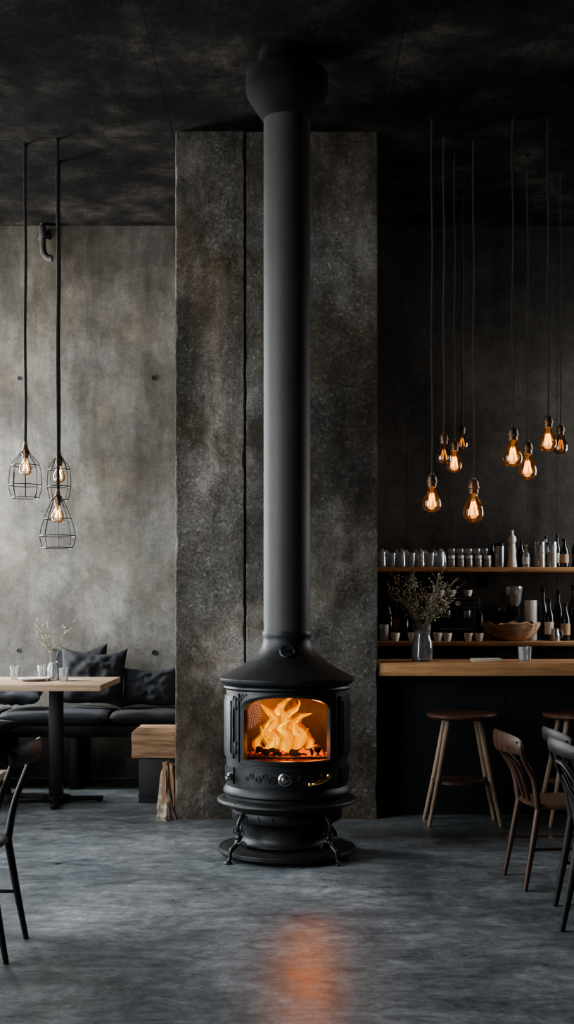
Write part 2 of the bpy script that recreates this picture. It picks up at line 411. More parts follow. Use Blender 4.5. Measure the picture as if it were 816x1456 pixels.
# ------------------------------------------------------------ stove
SY=6.72
st=empty('wood_stove',(0,SY,0),label="black cast-iron wood stove with arched glass door and tall flue",category="stove")
bm=B(); lathe(bm,[(.131,1.2+i*.08) for i in range(40)],96)
obj('flue_pipe',bm,'pipe',st,label="tall matte grey-black flue pipe",sharp=80)
bm=B(); lathe(bm,[(.132,4.12),(.140,4.128),(.158,4.155),(.185,4.195),(.212,4.235),(.226,4.265),(.230,4.285),(.230,4.375),(.16,4.385),(.158,4.5)],72)
obj('ceiling_collar',bm,'collar',st,label="flared black collar at the ceiling")
bm=B()
lathe(bm,[(.128,1.25),(.137,1.252),(.139,1.244),(.139,1.225),(.134,1.215),(.135,1.195),(.143,1.165),(.160,1.140),(.183,1.115),(.213,1.090),(.250,1.064),(.290,1.040),(.330,1.018),(.362,1.002),(.378,.994),(.378,.976),(.368,.966),(.350,.960),(.34,.95)],72)
obj('hood',bm,'iron',st,sharp=50)
mt=Matrix.Translation((0,-.162,1.140))@Matrix.Rotation(R(50),4,'X')
b2=B(); lathe(b2,[(0,.010),(.036,.010),(.041,.005),(.042,-.02)],28)
ring(b2,(0,0,.010),.037,.0032,28); ring(b2,(0,0,.010),.023,.0022,20)
for k in range(12):
    a=k*math.pi/6; box(b2,-.0015,.0015,.026,.033,.009,.013,mtx=Matrix.Rotation(a,4,'Z'))
box(b2,-.011,-.006,-.013,.013,.009,.015); box(b2,.006,.011,-.013,.013,.009,.015); box(b2,-.008,.008,-.003,.003,.009,.015)
bmesh.ops.transform(b2,matrix=mt,verts=b2.verts[:])
obj('emblem',b2,'iron2',st,label="round embossed maker's medallion")
fa=R(50)
bm=B()
rb=.340
lathe(bm,[(rb-.03,.34),(rb,.34),(rb,.955),(rb-.03,.955),(rb-.03,.34)],56,fa,2*math.pi-fa)
for z0,z1,r1 in ((.335,.535,.340),(.935,.957,.340)): curved_box(bm,-fa,fa,z0,z1,rb-.03,r1,24)
lathe(bm,[(.338,.955),(.352,.950),(.356,.940),(.350,.932),(.339,.928)],72)
lathe(bm,[(.339,.40),(.350,.385),(.358,.37),(.358,.36),(.345,.35),(.345,.335)],72)
lathe(bm,[(0.0,.955),(.34,.955)],40); 
obj('body',bm,'iron',st)
bm=B(); outer=arch_contour(R(50),.538,.928,.929); inner=arch_contour(R(41.5),.562,.830,.902)
frame_panel(bm,outer,inner,.325,.348)
mid_o=arch_contour(R(44.5),.553,.842,.917); mid_i=arch_contour(R(41.5),.562,.830,.902)
frame_panel(bm,mid_o,mid_i,.345,.360,.352)
mo=arch_contour(R(49.3),.541,.925,.926); mi=arch_contour(R(47.8),.547,.918,.919)
frame_panel(bm,mo,mi,.346,.355)
for s in (-1,1):
    for aa,zz,rr in ((44,.903,.010),(40,.912,.006),(46,.885,.006)):
        p=cyl(.350,s*R(aa),zz); b2=B(); ring(b2,(0,0,0),rr,.003,16,6,'y')
        bmesh.ops.transform(b2,matrix=Matrix.Translation(p)@Matrix.Rotation(s*R(aa),4,'Z'),verts=b2.verts[:])
        me=bpy.data.meshes.new('t'); b2.to_mesh(me); b2.free(); bm.from_mesh(me)
door=obj('door',bm,'iron2',st,sharp=30,label="arched cast-iron door frame")
bm=B(); 
n=28
cols=[]
for i in range(n+1):
    a=-R(42)+2*R(42)*i/n; u=abs(a)/R(42)
    zt=.832+(.905-.832)*math.sqrt(max(0,1-u**2.2))
    cols.append((bm.verts.new(cyl(.334,a,.556)),bm.verts.new(cyl(.334,a,zt))))
for A,C in zip(cols,cols[1:]): bm.faces.new((A[0],C[0],C[1],A[1]))
obj('glass_pane',bm,'fireglass',door)
for z in (.62,.86):
    bm=B(); lathe(bm,[(0,-.035),(.010,-.033),(.012,-.02),(.012,.02),(.010,.033),(0,.035)],14); box(bm,-.02,.02,-.004,.012,-.02,.02,.003)
    p=cyl(.352,-R(52),z); obj('hinge',bm,'iron',door,loc=p,rot=(0,0,-R(52)))
for s in (-1,1):
    bm=B()
    curved_box(bm,s*R(58),s*R(86),.56,.90,.338,.350,10)
    curved_box(bm,s*R(61),s*R(83),.585,.875,.348,.355,10)
    curved_box(bm,s*R(58),s*R(86),.42,.51,.338,.348,10)
    obj('side_panel',bm,'iron2',st)
bm=B(); curved_box(bm,-R(44),R(44),.415,.522,.338,.352,28)
curved_box(bm,-R(42),R(42),.422,.427,.35,.357,28); curved_box(bm,-R(42),R(42),.51,.515,.35,.357,28)
for s in (-1,1):
    for k,(a,rr) in enumerate(((13,.017),(20,.012),(26,.015),(33,.012),(38,.008))):
        if s>0 and a>15 and a<38: continue
        p=cyl(.354,s*R(a),.468+(.012 if k%2 else -.006))
        b2=B(); ring(b2,(0,0,0),rr,.004,18,6,'y'); ring(b2,(rr*.3,0,-rr*.2),rr*.4,.0035,12,6,'y')
        bmesh.ops.transform(b2,matrix=Matrix.Translation(p)@Matrix.Rotation(s*R(a),4,'Z'),verts=b2.verts[:])
        me=bpy.data.meshes.new('t'); b2.to_mesh(me); b2.free(); bm.from_mesh(me)
drawer=obj('ash_drawer',bm,'iron2',st,sharp=30)
bm=B(); lathe(bm,[(.038,0),(.038,.006),(.031,.012),(.024,.012),(.022,.024),(.014,.034),(0,.036)],28)
for k in range(8):
    a=k*math.pi/4; box(bm,-.0025,.0025,.024,.035,.006,.015,mtx=Matrix.Rotation(a,4,'Z'))
obj('air_dial',bm,'steel',drawer,loc=cyl(.352,-R(1.5),.465),rot=(R(90),0,-R(1.5)),label="round dark steel air dial")
bm=B(); p=[(-.055,0,-.014),(-.035,-.020,-.010),(0,-.030,0),(.035,-.026,.012),(.055,-.010,.022)]
tube(bm,cat(p,5),[.006,.010,.012,.009,.012],10)
lathe(bm,[(0,-.016),(.013,-.010),(.016,0),(.013,.010),(0,.016)],14,c=(.055,-.012,.024))
lathe(bm,[(0,-.014),(.012,-.008),(.014,0),(.012,.008),(0,.014)],14,c=(-.055,-.004,-.014))
box(bm,-.009,.009,-.02,.01,-.009,.009,.003)
obj('handle',bm,'brass',drawer,loc=cyl(.364,R(28),.455),rot=(0,0,R(28)),label="polished brass handle")
bm=B(); lathe(bm,[(0,-.022),(.014,-.017),(.017,0),(.014,.017),(0,.022)],14); tube(bm,[(0,.0,0),(.02,-.03,.0),(.05,-.035,-.01)],[.008,.007,.010],10)
obj('side_latch',bm,'steel',st,loc=cyl(.355,-R(62),.46),rot=(0,0,-R(62)))
bm=B(); lathe(bm,[(.300,.330),(.345,.334),(.365,.328),(.386,.322),(.392,.316),(.392,.306),(.384,.300),(.350,.296),(.325,.288),(.318,.270),(.305,.262),(0,.262)],72)
obj('ledge',bm,'iron',st,sharp=50)
bm=B(); lathe(bm,[(.27,.265),(.305,.264),(.310,.255),(.310,.215),(.300,.205),(.268,.195),(.252,.17),(.246,.12),(.252,.100),(.275,.085),(.275,.075),(.25,.06),(0,.06)],64)
for k in range(9):
    a=R(-60+15*k); box(bm,-.004,.004,-.314,-.305,.218,.252,.0,mtx=Matrix.Rotation(a,4,'Z'))
obj('pedestal',bm,'iron',st,sharp=50)
bm=B(); lathe(bm,[(0,.055),(.26,.062),(.325,.056),(.376,.046),(.388,.038),(.388,.030),(.378,.022),(.33,.020),(0,.020)],72)
ring(bm,(0,0,.044),.376,.006,64,8)
obj('base_plate',bm,'iron',st,sharp=50)
for a in (-50,42,135,225):
    bm=B(); 
    pts=cat([(0,-.30,.262),(0,-.330,.235),(0,-.350,.19),(0,-.335,.14),(0,-.355,.10),(0,-.395,.07),(0,-.402,.035),(0,-.415,.010)],5)
    tube(bm,pts,[.014,.011,.009,.010,.013,.012,.010,.010],10)
    lathe(bm,[(0,0),(.020,0),(.022,.006),(.016,.014),(0,.020)],16,c=(0,-.415,0))
    lathe(bm,[(0,-.018),(.015,-.012),(.020,0),(.015,.012),(0,.018)],14,c=(0,-.340,.135))
    tube(bm,cat([(-.055,-.335,.085),(-.035,-.335,.112),(0,-.355,.10),(.035,-.335,.112),(.055,-.335,.085)],5),[.004,.007,.009,.007,.004],8)
    for s in (-1,1): ring(bm,(s*.030,-.345,.165),.014,.0035,16,6,'y')
    obj('leg',bm,'iron2',st,rot=(0,0,R(a)))
bm=B()
lathe(bm,[(.312,.50),(.312,.95)],48,R(46),2*math.pi-R(46))
lathe(bm,[(0,.548),(.315,.548)],48); lathe(bm,[(.315,.935),(0,.935)],48)
obj('firebox_lining',bm,'brick',st,label="warm firebrick lining lit by the flames")
bm=B()
for i in range(-6,7): tube(bm,[(i*.035,-.20,.562),(i*.035,.12,.562)],.006,6)
tube(bm,[(-.22,-.20,.566),(.22,-.20,.566)],.008,8)
obj('grate',bm,'iron',st)
def log_mesh(L,r,mats=True,seed=0):
    bm=B(); pts=[(-L/2+L*i/10,0.006*math.sin(i*1.3+seed),.005*math.cos(i*.9+seed)) for i in range(11)]
    tube(bm,pts,[r*(1+.16*math.sin(i*2.1+seed)) for i in range(11)],14)
    for v in bm.verts: v.co+=Vector((0,1,1))*noise.noise(v.co*40+Vector((seed,0,0)))*.008
    for f in bm.faces:
        cc=f.calc_center_median()
        if noise.noise(cc*34+Vector((seed*3,1,0)))>.36: f.material_index=1
    return bm
for i,(x,y,z,ya,pi,L,r) in enumerate([(-.10,-.12,.590,24,6,.13,.017),(.08,-.13,.590,-28,-8,.13,.018),(.0,.07,.600,5,0,.28,.028),(.17,.0,.590,95,0,.12,.018)]):
    obj('burning_log',log_mesh(L,r,seed=i*1.7),['char','ember'],None,(x,SY+y,z),(0,R(pi),R(ya)),label="charred glowing log burning in the stove",category="log",group="logs burning in the stove")
fire=empty('fire',(0,SY,.57),label="bright orange and yellow flames rising from logs in the stove",category="fire")
def flame(path,rad,y,mat,seed,sc=1.0):
    pts=cat([(a,y,b-.57) for a,b in path],9)
    bm=B(); tube(bm,pts,[r*sc for r in rad],14,flat=.30,up=(0,1,0))
    for v in bm.verts:
        w=noise.noise(Vector((v.co.x*18,v.co.y*10,v.co.z*13+seed*5)))
        v.co.x+=w*.034*(.3+v.co.z*3); 
    obj('flame',bm,mat,fire,sharp=180)
fl=[([(-.01,.61),(-.055,.68),(-.015,.75),(-.045,.81),(-.005,.855),(.025,.890)],[.032,.042,.030,.020,.012,.001],-.05),
 ([(-.07,.60),(-.110,.69),(-.065,.76),(-.095,.81),(-.135,.845)],[.022,.030,.022,.013,.001],-.04),
 ([(.05,.61),(.085,.67),(.045,.73),(.08,.775),(.140,.795)],[.026,.032,.021,.014,.001],-.05),
 ([(-.14,.585),(-.165,.63),(-.135,.68),(-.155,.73)],[.015,.020,.012,.001],-.08),
 ([(.025,.60),(.035,.70),(.000,.77),(.055,.83),(.045,.872)],[.028,.032,.021,.013,.001],-.07),
 ([(-.10,.59),(-.06,.65),(-.10,.70),(-.055,.76),(-.06,.79)],[.024,.030,.019,.012,.001],-.08),
 ([(.11,.59),(.130,.63),(.105,.67),(.120,.71)],[.012,.016,.010,.001],-.02),
 ([(-.02,.59),(.005,.66),(-.035,.71),(.012,.76),(-.02,.82)],[.030,.036,.021,.012,.001],-.09),
 ([(.07,.59),(.05,.64),(.085,.69),(.06,.735)],[.019,.023,.012,.001],-.09)]
for i,(p,r,y) in enumerate(fl):
    flame(p,r,y,'flame_o',i,1.4)
    flame(p,r,y-.002,'flame_m',i+.15,.98)
    if i in (0,1,2,4,5,7,8): flame(p[:-1],r[:-2]+[.001],y-.004,'flame_i',i+.3,.56)
def light(name,kind,loc,e,col,size=.1,rot=(0,0,0),sy=None):
    ld=bpy.data.lights.new(name,kind); ld.energy=e; ld.color=col
    if kind=='AREA':
        ld.size=size
        if sy: ld.shape='RECTANGLE'; ld.size_y=sy
    else: ld.shadow_soft_size=size
    o=bpy.data.objects.new(name,ld); COL.objects.link(o); o.location=loc; o.rotation_euler=rot; return o
light('fire_glow','POINT',(.12,SY+.06,.78),12,(1,.27,.045),.05)
light('fire_glow','POINT',(.0,SY-.22,.62),1.2,(1,.30,.06),.04)

# ------------------------------------------------------------ pendants
def bulb_parts(par,z,s,glassm,film):
    bm=B()
    lathe(bm,[(0,.004*s),(.010*s,.002*s),(.012*s,-.008*s),(.022*s,-.014*s),(.027*s,-.028*s),(.027*s,-.040*s),(.031*s,-.043*s),(.031*s,-.052*s),(.026*s,-.056*s),(.026*s,-.078*s),(.02*s,-.082*s),(0,-.082*s)],24)
    obj('socket',bm,'socket',par,loc=(0,0,z))
    bm=B()
    lathe(bm,[(.020*s,-.078*s),(.022*s,-.092*s),(.031*s,-.112*s),(.043*s,-.133*s),(.052*s,-.156*s),(.055*s,-.178*s),(.051*s,-.200*s),(.038*s,-.216*s),(.02*s,-.224*s),(0,-.226*s)],28)
    b=obj('bulb',bm,glassm,par,loc=(0,0,z))
    bm=B()
    for k in range(5):
        a=k*2*math.pi/5; a2=a+math.pi/5
        tube(bm,[(.010*s*math.cos(a),.010*s*math.sin(a),-.118*s),(.026*s*math.cos(a2),.026*s*math.sin(a2),-.19*s)],.0014*s,5)
        tube(bm,[(.026*s*math.cos(a2),.026*s*math.sin(a2),-.19*s),(.010*s*math.cos(a2+.6),.010*s*math.sin(a2+.6),-.118*s)],.0014*s,5)
    obj('filament',bm,film,b)
    bm=B(); lathe(bm,[(.010*s,-.080*s),(.006*s,-.098*s),(.004*s,-.117*s),(0,-.120*s)],10)
    obj('glass_stem',bm,'socket',b)
    return b
def cord(par,z0,r,mat='rope',sway=.004):
    L=CH-z0
    pts=[(sway*math.sin(i*.9),sway*math.cos(i*.7)*.5,z0+L*i/14) for i in range(15)]
    pts[-1]=(0,0,CH); pts[0]=(0,0,z0)
    bm=B(); tube(bm,pts,r,8); obj('cord',bm,mat,par)
    bm=B(); lathe(bm,[(.006,CH-.02),(.010,CH-.018),(.016,CH-.008),(.018,CH)],16); obj('canopy',bm,'collar',par)
for px,d,yt,s,lit in [(614,7.58,673,1.1,1),(631,7.86,615,.95,2),(646,8.16,625,1.0,1),(673,7.92,680,1.3,1),(729,7.58,606,1.15,1),(750,8.22,626,1.2,1),(779,7.58,590,1.02,1),(797,8.49,603,.95,0),(657,8.99,604,.85,0)]:
    z=PZ(yt,d)
    p=empty('pendant_bulb_lamp',(PX(px,d),d,0),label="bare amber filament bulb on braided cord above the bar" if lit else "unlit smoked filament bulb on braided cord above the bar",category="pendant lamp",group="filament bulbs over the bar")
    cord(p,z,.0055,'rope')
    bulb_parts(p,z,s,'bulb' if lit==1 else 'bulb_dim','fil' if lit==1 else 'fil_dim')
    if lit==1: light('bulb_glow','POINT',(PX(px,d),d,z-.16*s),.6,(1,.55,.25),.03)
def cage_lamp(px,d,yt,prof,lab):
    X=PX(px,d); p=empty('cage_pendant_lamp',(X,d,0),label=lab,category="pendant lamp",group="wire cage lamps over the table")
    z=PZ(yt,d); cord(p,z,.010,'cordblack',.002)
    bm=B(); lathe(bm,[(.011,.0),(.014,-.02),(.020,-.05),(.024,-.055),(.024,-.085),(.02,-.09),(0,-.09)],22); obj('socket_holder',bm,'socket',p,loc=(0,0,z))
    P=[(w/2*d/F,PZ(y,d)) for y,w in prof]
    bm=B(); n=8
    for k in range(n):
        a=2*math.pi*k/n+.2
        pts=[(r*math.cos(a),r*math.sin(a),zz) for r,zz in P]
        tube(bm,cat(pts,3),.0028,6)
    ring(bm,(0,0,P[0][1]),P[0][0],.004)
    for r,zz in P[2:]: ring(bm,(0,0,zz),r,.0030,32)
    obj('wire_cage',bm,'blackmetal',p)
    bulb_parts(p,z-.05,.78,'bulb_clear','fil_pale')
    light('cage_glow','POINT',(X,d,z-.2),.5,(1,.6,.3),.03)
cage_lamp(36,8.04,628,[(640,8),(650,22),(662,40),(690,46),(708,38)],"black diamond wire cage pendant lamp with glowing bulb")
cage_lamp(84,8.35,640,[(650,8),(658,20),(668,30),(692,33),(711,25)],"narrow black wire cage pendant lamp on dark cord")
cage_lamp(82,7.95,695,[(706,10),(720,24),(738,38),(762,50),(779,42)],"wide black wire cage pendant lamp hanging lowest")

bm=B(); x=PX(60,9.68)
tube(bm,cat([(x,9.69,4.5),(x,9.69,PZ(300,9.69)),(x,9.69,PZ(352,9.69))],6),.020,12)
tube(bm,cat([(x,9.69,PZ(335,9.69)),(x+.004,9.69,PZ(355,9.69)),(x+.03,9.69,PZ(365,9.69)),(x+.08,9.69,PZ(368,9.69))],6),.026,14)
lathe(bm,[(0,-.05),(.026,-.05),(.030,-.04),(.030,.04),(.026,.05),(0,.05)],16,c=(x,9.69,PZ(330,9.69)))
box(bm,x-.05,x+.05,9.70,9.75,PZ(335,9.69)-.02,PZ(335,9.69)+.02,.004)
obj('conduit_pipe',bm,'pipegrey',label="weathered dark conduit with elbow fixed to concrete wall",category="pipe")

# ------------------------------------------------------------ bar
bar=empty('bar_counter',(0,0,0),label="matte black bar with thick oak counter top",category="bar counter")
bm=B(); box(bm,.6,3.3,8.0,8.45,0,.935)
for x in (1.45,2.3,3.1): box(bm,x-.003,x+.003,7.996,8.002,.08,.93)
obj('bar_base',bm,'bar',bar,label="matte black bar front")
bm=B(); box(bm,.597,3.4,7.85,8.06,.935,1.02,.006); box(bm,.597,3.4,8.063,8.28,.935,1.02,.006); box(bm,.597,3.4,8.283,8.5,.935,1.02,.006)
obj('counter_top',bm,'woodbar',bar,label="thick oak plank counter top")
cab=empty('back_bar_cabinet',(0,0,0),label="black back-bar cabinet below the shelf",category="cabinet")
bm=B(); box(bm,.6,3.2,9.2,9.745,0,1.09); obj('cabinet_body',bm,'bar',cab)
for k in range(4):
    bm=B(); box(bm,.62+k*.65,1.24+k*.65,9.18,9.2,.06,1.06,.004); dd=obj('door',bm,'bar',cab)
    bm=B(); tube(bm,[(1.2+k*.65,9.16,.8),(1.2+k*.65,9.16,.95)],.006,8); tube(bm,[(1.2+k*.65,9.16,.81),(1.2+k*.65,9.185,.81)],.005,8); tube(bm,[(1.2+k*.65,9.16,.94),(1.2+k*.65,9.185,.94)],.005,8); obj('handle',bm,'steel',dd)
bm=B(); box(bm,.6,3.2,9.14,9.745,1.09,1.125,.004); obj('back_worktop',bm,'woodshelf',label="oak worktop along the wall behind the bar",category="worktop")
ZS=1.705
bm=B(); box(bm,.6,3.2,9.40,9.745,ZS-.036,ZS,.003)
sh=obj('display_shelf',bm,'woodshelf',label="long oak wall shelf holding glasses and jars",category="shelf")
for x in (.8,1.6,2.4,3.1):
    bm=B(); box(bm,x,x+.03,9.44,9.745,ZS-.046,ZS-.036); box(bm,x,x+.03,9.73,9.745,ZS-.16,ZS-.036); obj('bracket',bm,'blackmetal',sh)
WT=1.125

def item(name,loc,parts,**props):
    e=empty(name,loc,**props)
    for pn,prof,mt_ in parts:
        bm=B(); lathe(bm,prof,22); obj(pn,bm,mt_,e)
    return e
def open_glass(r,h,r2=None,th=.003):
    r2=r2 or r
    return [(0,0),(r,0),(r*1.01,.004),(r2,h),(r2-th,h),(r-th,.008),(0,.008)]
proto=None
for row,(yy,pxs) in enumerate(((9.66,[549,563,577,591,604,617,629]),(9.50,[543,571,598,626]))):
    for px in pxs:
        loc=(PX(px,yy),yy,ZS)
        if proto is None:
            proto=item('glass_jar',loc,[('jar_body',[(0,0),(.034,0),(.036,.01),(.036,.09),(.030,.105),(.030,.115),(.027,.115),(.033,.088),(.033,.012),(0,.010)],'glass'),('lid',[(.030,.113),(.033,.115),(.033,.122),(.02,.135),(.010,.138),(.012,.148),(0,.152)],'glass')],label="clear glass jar with rounded lid on oak shelf",category="jar",group="glass jars on the shelf")
        else: copy_tree(proto,loc)
proto=None
for px in (557,585,612):
    loc=(PX(px,9.5),9.5,ZS)
    if proto is None: proto=item('drinking_glass',loc,[('glass_body',open_glass(.028,.115,.036),'glass')],label="clear flared tumbler among jars on oak shelf",category="glass",group="tumblers on the shelf")
    else: copy_tree(proto,loc)
for i,px in enumerate([642,655,667,680,693]):
    loc=(PX(px,9.5),9.5,ZS)
    sp='spice1' if i%2==0 else 'spice2'
    item('spice_jar',loc,[('jar_body',[(0,0),(.027,0),(.029,.006),(.029,.062),(.022,.072)],'glass'),('spice',[(0,.003),(.026,.004),(.026,.058),(0,.06)],sp),('lid',[(.025,.070),(.027,.072),(.027,.092),(.024,.095),(0,.095)],'ceramic')],label="small white-lidded spice jar with %s"%("reddish brown spice" if i%2==0 else "ochre grains"),category="jar",group="spice jars on the shelf")
item('storage_canister',(PX(710,9.52),9.52,ZS),[('canister_body',[(0,0),(.042,0),(.043,.004),(.043,.17),(0,.17)],'steel'),('lid',[(.044,.168),(.044,.19),(.04,.195),(0,.197)],'blackmetal')],label="metal canister with dark lid",category="canister")
item('pepper_mill',(PX(728,9.5),9.5,ZS),[('mill_body',[(0,0),(.038,0),(.040,.01),(.036,.04),(.030,.09),(.032,.13),(.026,.17),(.022,.19)],'ceramic'),('mill_head',[(.020,.19),(.030,.20),(.033,.22),(.028,.245),(.014,.258),(.010,.27),(.014,.285),(.008,.295),(0,.297)],'ceramic')],label="tall white turned pepper mill",category="pepper mill")
def bottle(px,d,h,r,mat,lab,z=ZS,cap='blackmetal',label_m=None):
    prof=[(0,0),(r,0),(r*1.02,.006),(r*1.02,h*.55),(r*.9,h*.63),(r*.45,h*.75),(r*.38,h*.8),(r*.38,h*.93)]
    parts=[('bottle_body',prof,mat),('cap',[(r*.42,h*.91),(r*.45,h*.92),(r*.45,h*.995),(r*.4,h),(0,h)],cap)]
    if label_m: parts.append(('paper_label',[(r*1.03,h*.15),(r*1.045,h*.152),(r*1.045,h*.45),(r*1.03,h*.452)],label_m))
    return item('bottle',(PX(px,d),d,z),parts,label=lab,category="bottle")
bottle(748,9.5,.18,.030,'glass',"small clear bottle with cork stopper",cap='kraft',label_m='ceramic')
for px,w,h,s in ((767,.048,.20,'spice2'),(784,.044,.20,'kraft')):
    item('storage_jar',(PX(px,9.5),9.5,ZS),[('jar_body',[(0,0),(w,0),(w,h*.85),(w*.9,h*.9)],'glass'),('contents',[(0,.004),(w*.93,.004),(w*.93,h*.6),(0,h*.62)],s),('lid',[(w*.95,h*.88),(w*.98,h*.9),(w*.98,h),(0,h)],'steel')],label="tall glass storage jar filled with dry goods",category="jar")
bottle(802,9.5,.23,.036,'darkgl',"dark squat bottle on oak shelf",label_m='kraft')
bottle(818,9.5,.25,.03,'darkgl',"dark slim bottle on oak shelf")
bottle(700,9.64,.20,.026,'darkgl',"short dark bottle behind spice jars")
bottle(741,9.64,.22,.028,'darkgl',"short dark bottle behind the pepper mill")
bottle(776,9.66,.26,.028,'glass',"tall clear bottle behind storage jars")
bottle(792,9.66,.27,.028,'darkgl',"tall dark bottle behind storage jars",label_m='ceramic')
proto=None
for px in (642,654,666,678,689):
    loc=(PX(px,9.66),9.66,ZS)
    if proto is None: proto=item('wine_glass',loc,[('glass_body',[(0,0),(.030,0),(.030,.003),(.005,.008),(.004,.06),(.012,.07),(.031,.095),(.034,.12),(.030,.155),(.028,.155),(.032,.12),(.028,.097),(.008,.074),(0,.072)],'glass')],label="clear stemmed wine glass behind spice jars",category="glass",group="wine glasses on the shelf")
    else: copy_tree(proto,loc)
for px,d,h,r,lm in [(552,9.5,.34,.036,None),(563,9.62,.38,.035,'kraft'),(575,9.5,.30,.036,None),(772,9.6,.42,.038,None),(781,9.42,.33,.036,'ceramic'),(794,9.58,.40,.038,None),(804,9.4,.30,.036,'kraft'),(815,9.55,.44,.038,None),(826,9.4,.36,.036,'ceramic')]:
    bottle(px,d,h,r,'darkgl',"dark glass bottle on the back-bar worktop",WT,label_m=lm)['group']="dark bottles behind the bar"
jg=empty('milk_jug',(PX(789,9.27),9.27,WT),label="small brushed steel milk jug with handle",category="jug")
bm=B(); lathe(bm,[(0,0),(.035,0),(.038,.006),(.036,.05),(.028,.085),(.031,.10),(.028,.10),(.025,.085),(.033,.05),(0,.01)],26); obj('jug_body',bm,'steel',jg)
bm=B(); tube(bm,cat([(.027,0,.085),(.055,0,.08),(.058,0,.04),(.036,0,.025)],5),.004,8); obj('handle',bm,'steel',jg)
item('tea_tin',(PX(692,9.66),9.66,WT),[('tin_body',[(0,0),(.042,0),(.042,.15),(0,.15)],'kraft'),('lid',[(.043,.145),(.044,.147),(.044,.172),(.038,.178),(0,.178)],'blackmetal')],label="kraft tea tin with black lid",category="tin")
item('tea_tin',(PX(711,9.68),9.68,WT),[('tin_body',[(0,0),(.042,0),(.042,.24),(0,.24)],'blackmetal'),('lid',[(.043,.235),(.044,.237),(.044,.262),(.038,.268),(0,.268)],'steel')],label="tall black tea tin with steel lid",category="tin")
em=empty('espresso_machine',(PX(648,9.48),9.48,WT),label="compact black espresso machine with steel group heads",category="coffee machine")
bm=B(); box(bm,-.17,.17,-.10,.16,.03,.09,.012); box(bm,-.16,.16,.04,.16,.08,.26,.008); box(bm,-.18,.18,-.11,.17,.24,.35,.018)
for x in (-.15,.15):
    for y in (-.08,.13): lathe(bm,[(.018,0),(.018,.035)],12,c=(x,y,0))
obj('machine_body',bm,'blackmetal',em)
bm=B(); box(bm,-.14,.14,-.095,.03,.088,.096)
for i in range(9): box(bm,-.13+i*.03,-.115+i*.03,-.09,.025,.096,.099)
obj('drip_tray',bm,'steel',em)
bm=B(); box(bm,-.175,.175,-.116,-.11,.255,.262); box(bm,-.175,.175,-.116,-.11,.33,.336); obj('steel_trim',bm,'steel',em)
for x in (-.08,.08):
    bm=B(); lathe(bm,[(0,.185),(.03,.185),(.034,.20),(.034,.245)],20,c=(x,-.05,0)); tube(bm,[(x,-.07,.20),(x,-.19,.19)],[.008,.013],10); obj('portafilter',bm,'steel',em)
bm=B(); lathe(bm,[(0,0),(.02,0),(.02,.01)],18); obj('gauge',bm,'ceramic',em,loc=(0,-.112,.295),rot=(R(90),0,0))
bm=B(); tube(bm,cat([(.17,-.06,.25),(.19,-.1,.2),(.185,-.11,.12)],5),.006,8); obj('steam_wand',bm,'steel',em)
g=empty('coffee_grinder',(PX(731,9.55),9.55,WT),label="black coffee grinder with clear bean hopper",category="coffee grinder")
bm=B(); box(bm,-.06,.06,-.07,.08,0,.03,.008); box(bm,-.045,.045,-.02,.07,.03,.27,.012); tube(bm,[(0,-.02,.18),(0,-.07,.14)],[.02,.014],12); obj('grinder_body',bm,'blackmetal',g)
bm=B(); lathe(bm,[(.03,.27),(.05,.30),(.064,.40),(.066,.41),(.066,.43),(0,.435)],24); obj('hopper',bm,'glass',g)
bm=B(); lathe(bm,[(0,.275),(.028,.275),(.047,.30),(.054,.36),(0,.37)],24); obj('coffee_beans',bm,'spice1',g)
bm=B(); seg=64
prof=[(0,0),(.10,0),(.15,.025),(.19,.06),(.212,.10),(.225,.135),(.217,.142),(.20,.10),(.17,.06),(.13,.04),(0,.03)]
lathe(bm,prof,seg)
for v in bm.verts:
    a=math.atan2(v.co.y,v.co.x)
    k=1+.09*noise.noise(Vector((math.cos(a)*2,math.sin(a)*2,1)))+.018*math.sin(a*14+v.co.z*60)+.03*noise.noise(v.co*22); v.co.x*=k; v.co.y*=k*.62
    if v.co.z>.09: v.co.z+=.03*noise.noise(Vector((math.cos(a)*3,math.sin(a)*3,5)))+.008*noise.noise(Vector((a*6,2,5)))
obj('wooden_bowl',bm,'basket',None,(PX(727,9.30),9.30,WT),label="rough carved wooden bowl with uneven rim",category="bowl")
item('paper_roll',(PX(754,9.6),9.6,WT),[('roll',[(.015,0),(.05,0),(.052,.01),(.052,.31),(.05,.32),(.015,.32),(.015,.0)],'ceramic')],label="white upright paper towel roll",category="paper roll")
proto=None
for px,d in [(586,9.3),(636,9.22),(666,9.22),(622,9.32),(681,9.22),(562,9.28)]:
    loc=(PX(px,d),d,WT)
    if proto is None:
        proto=empty('cup',loc,label="small white espresso cup on the worktop",category="cup",group="white cups behind the bar")
        bm=B(); lathe(bm,[(0,0),(.022,0),(.024,.005),(.034,.04),(.036,.065),(.033,.065),(.030,.04),(.02,.01),(0,.01)],24); obj('cup_body',bm,'ceramic',proto)
        bm=B(); tube(bm,cat([(.034,0,.055),(.055,0,.05),(.052,0,.025),(.030,0,.018)],5),.004,8); obj('handle',bm,'ceramic',proto)
    else: copy_tree(proto,loc,R(70)+random.uniform(-.4,.4))
proto=None
for px,d in [(598,9.52),(606,9.36),(588,9.66),(604,9.68),(546,9.34)]:
    loc=(PX(px,d),d,WT)
    if proto is None: proto=item('drinking_glass',loc,[('glass_body',open_glass(.03,.13,.037),'glass')],label="clear tumbler on the back-bar worktop",category="glass",group="tumblers behind the bar")
    else: copy_tree(proto,loc)
proto=None
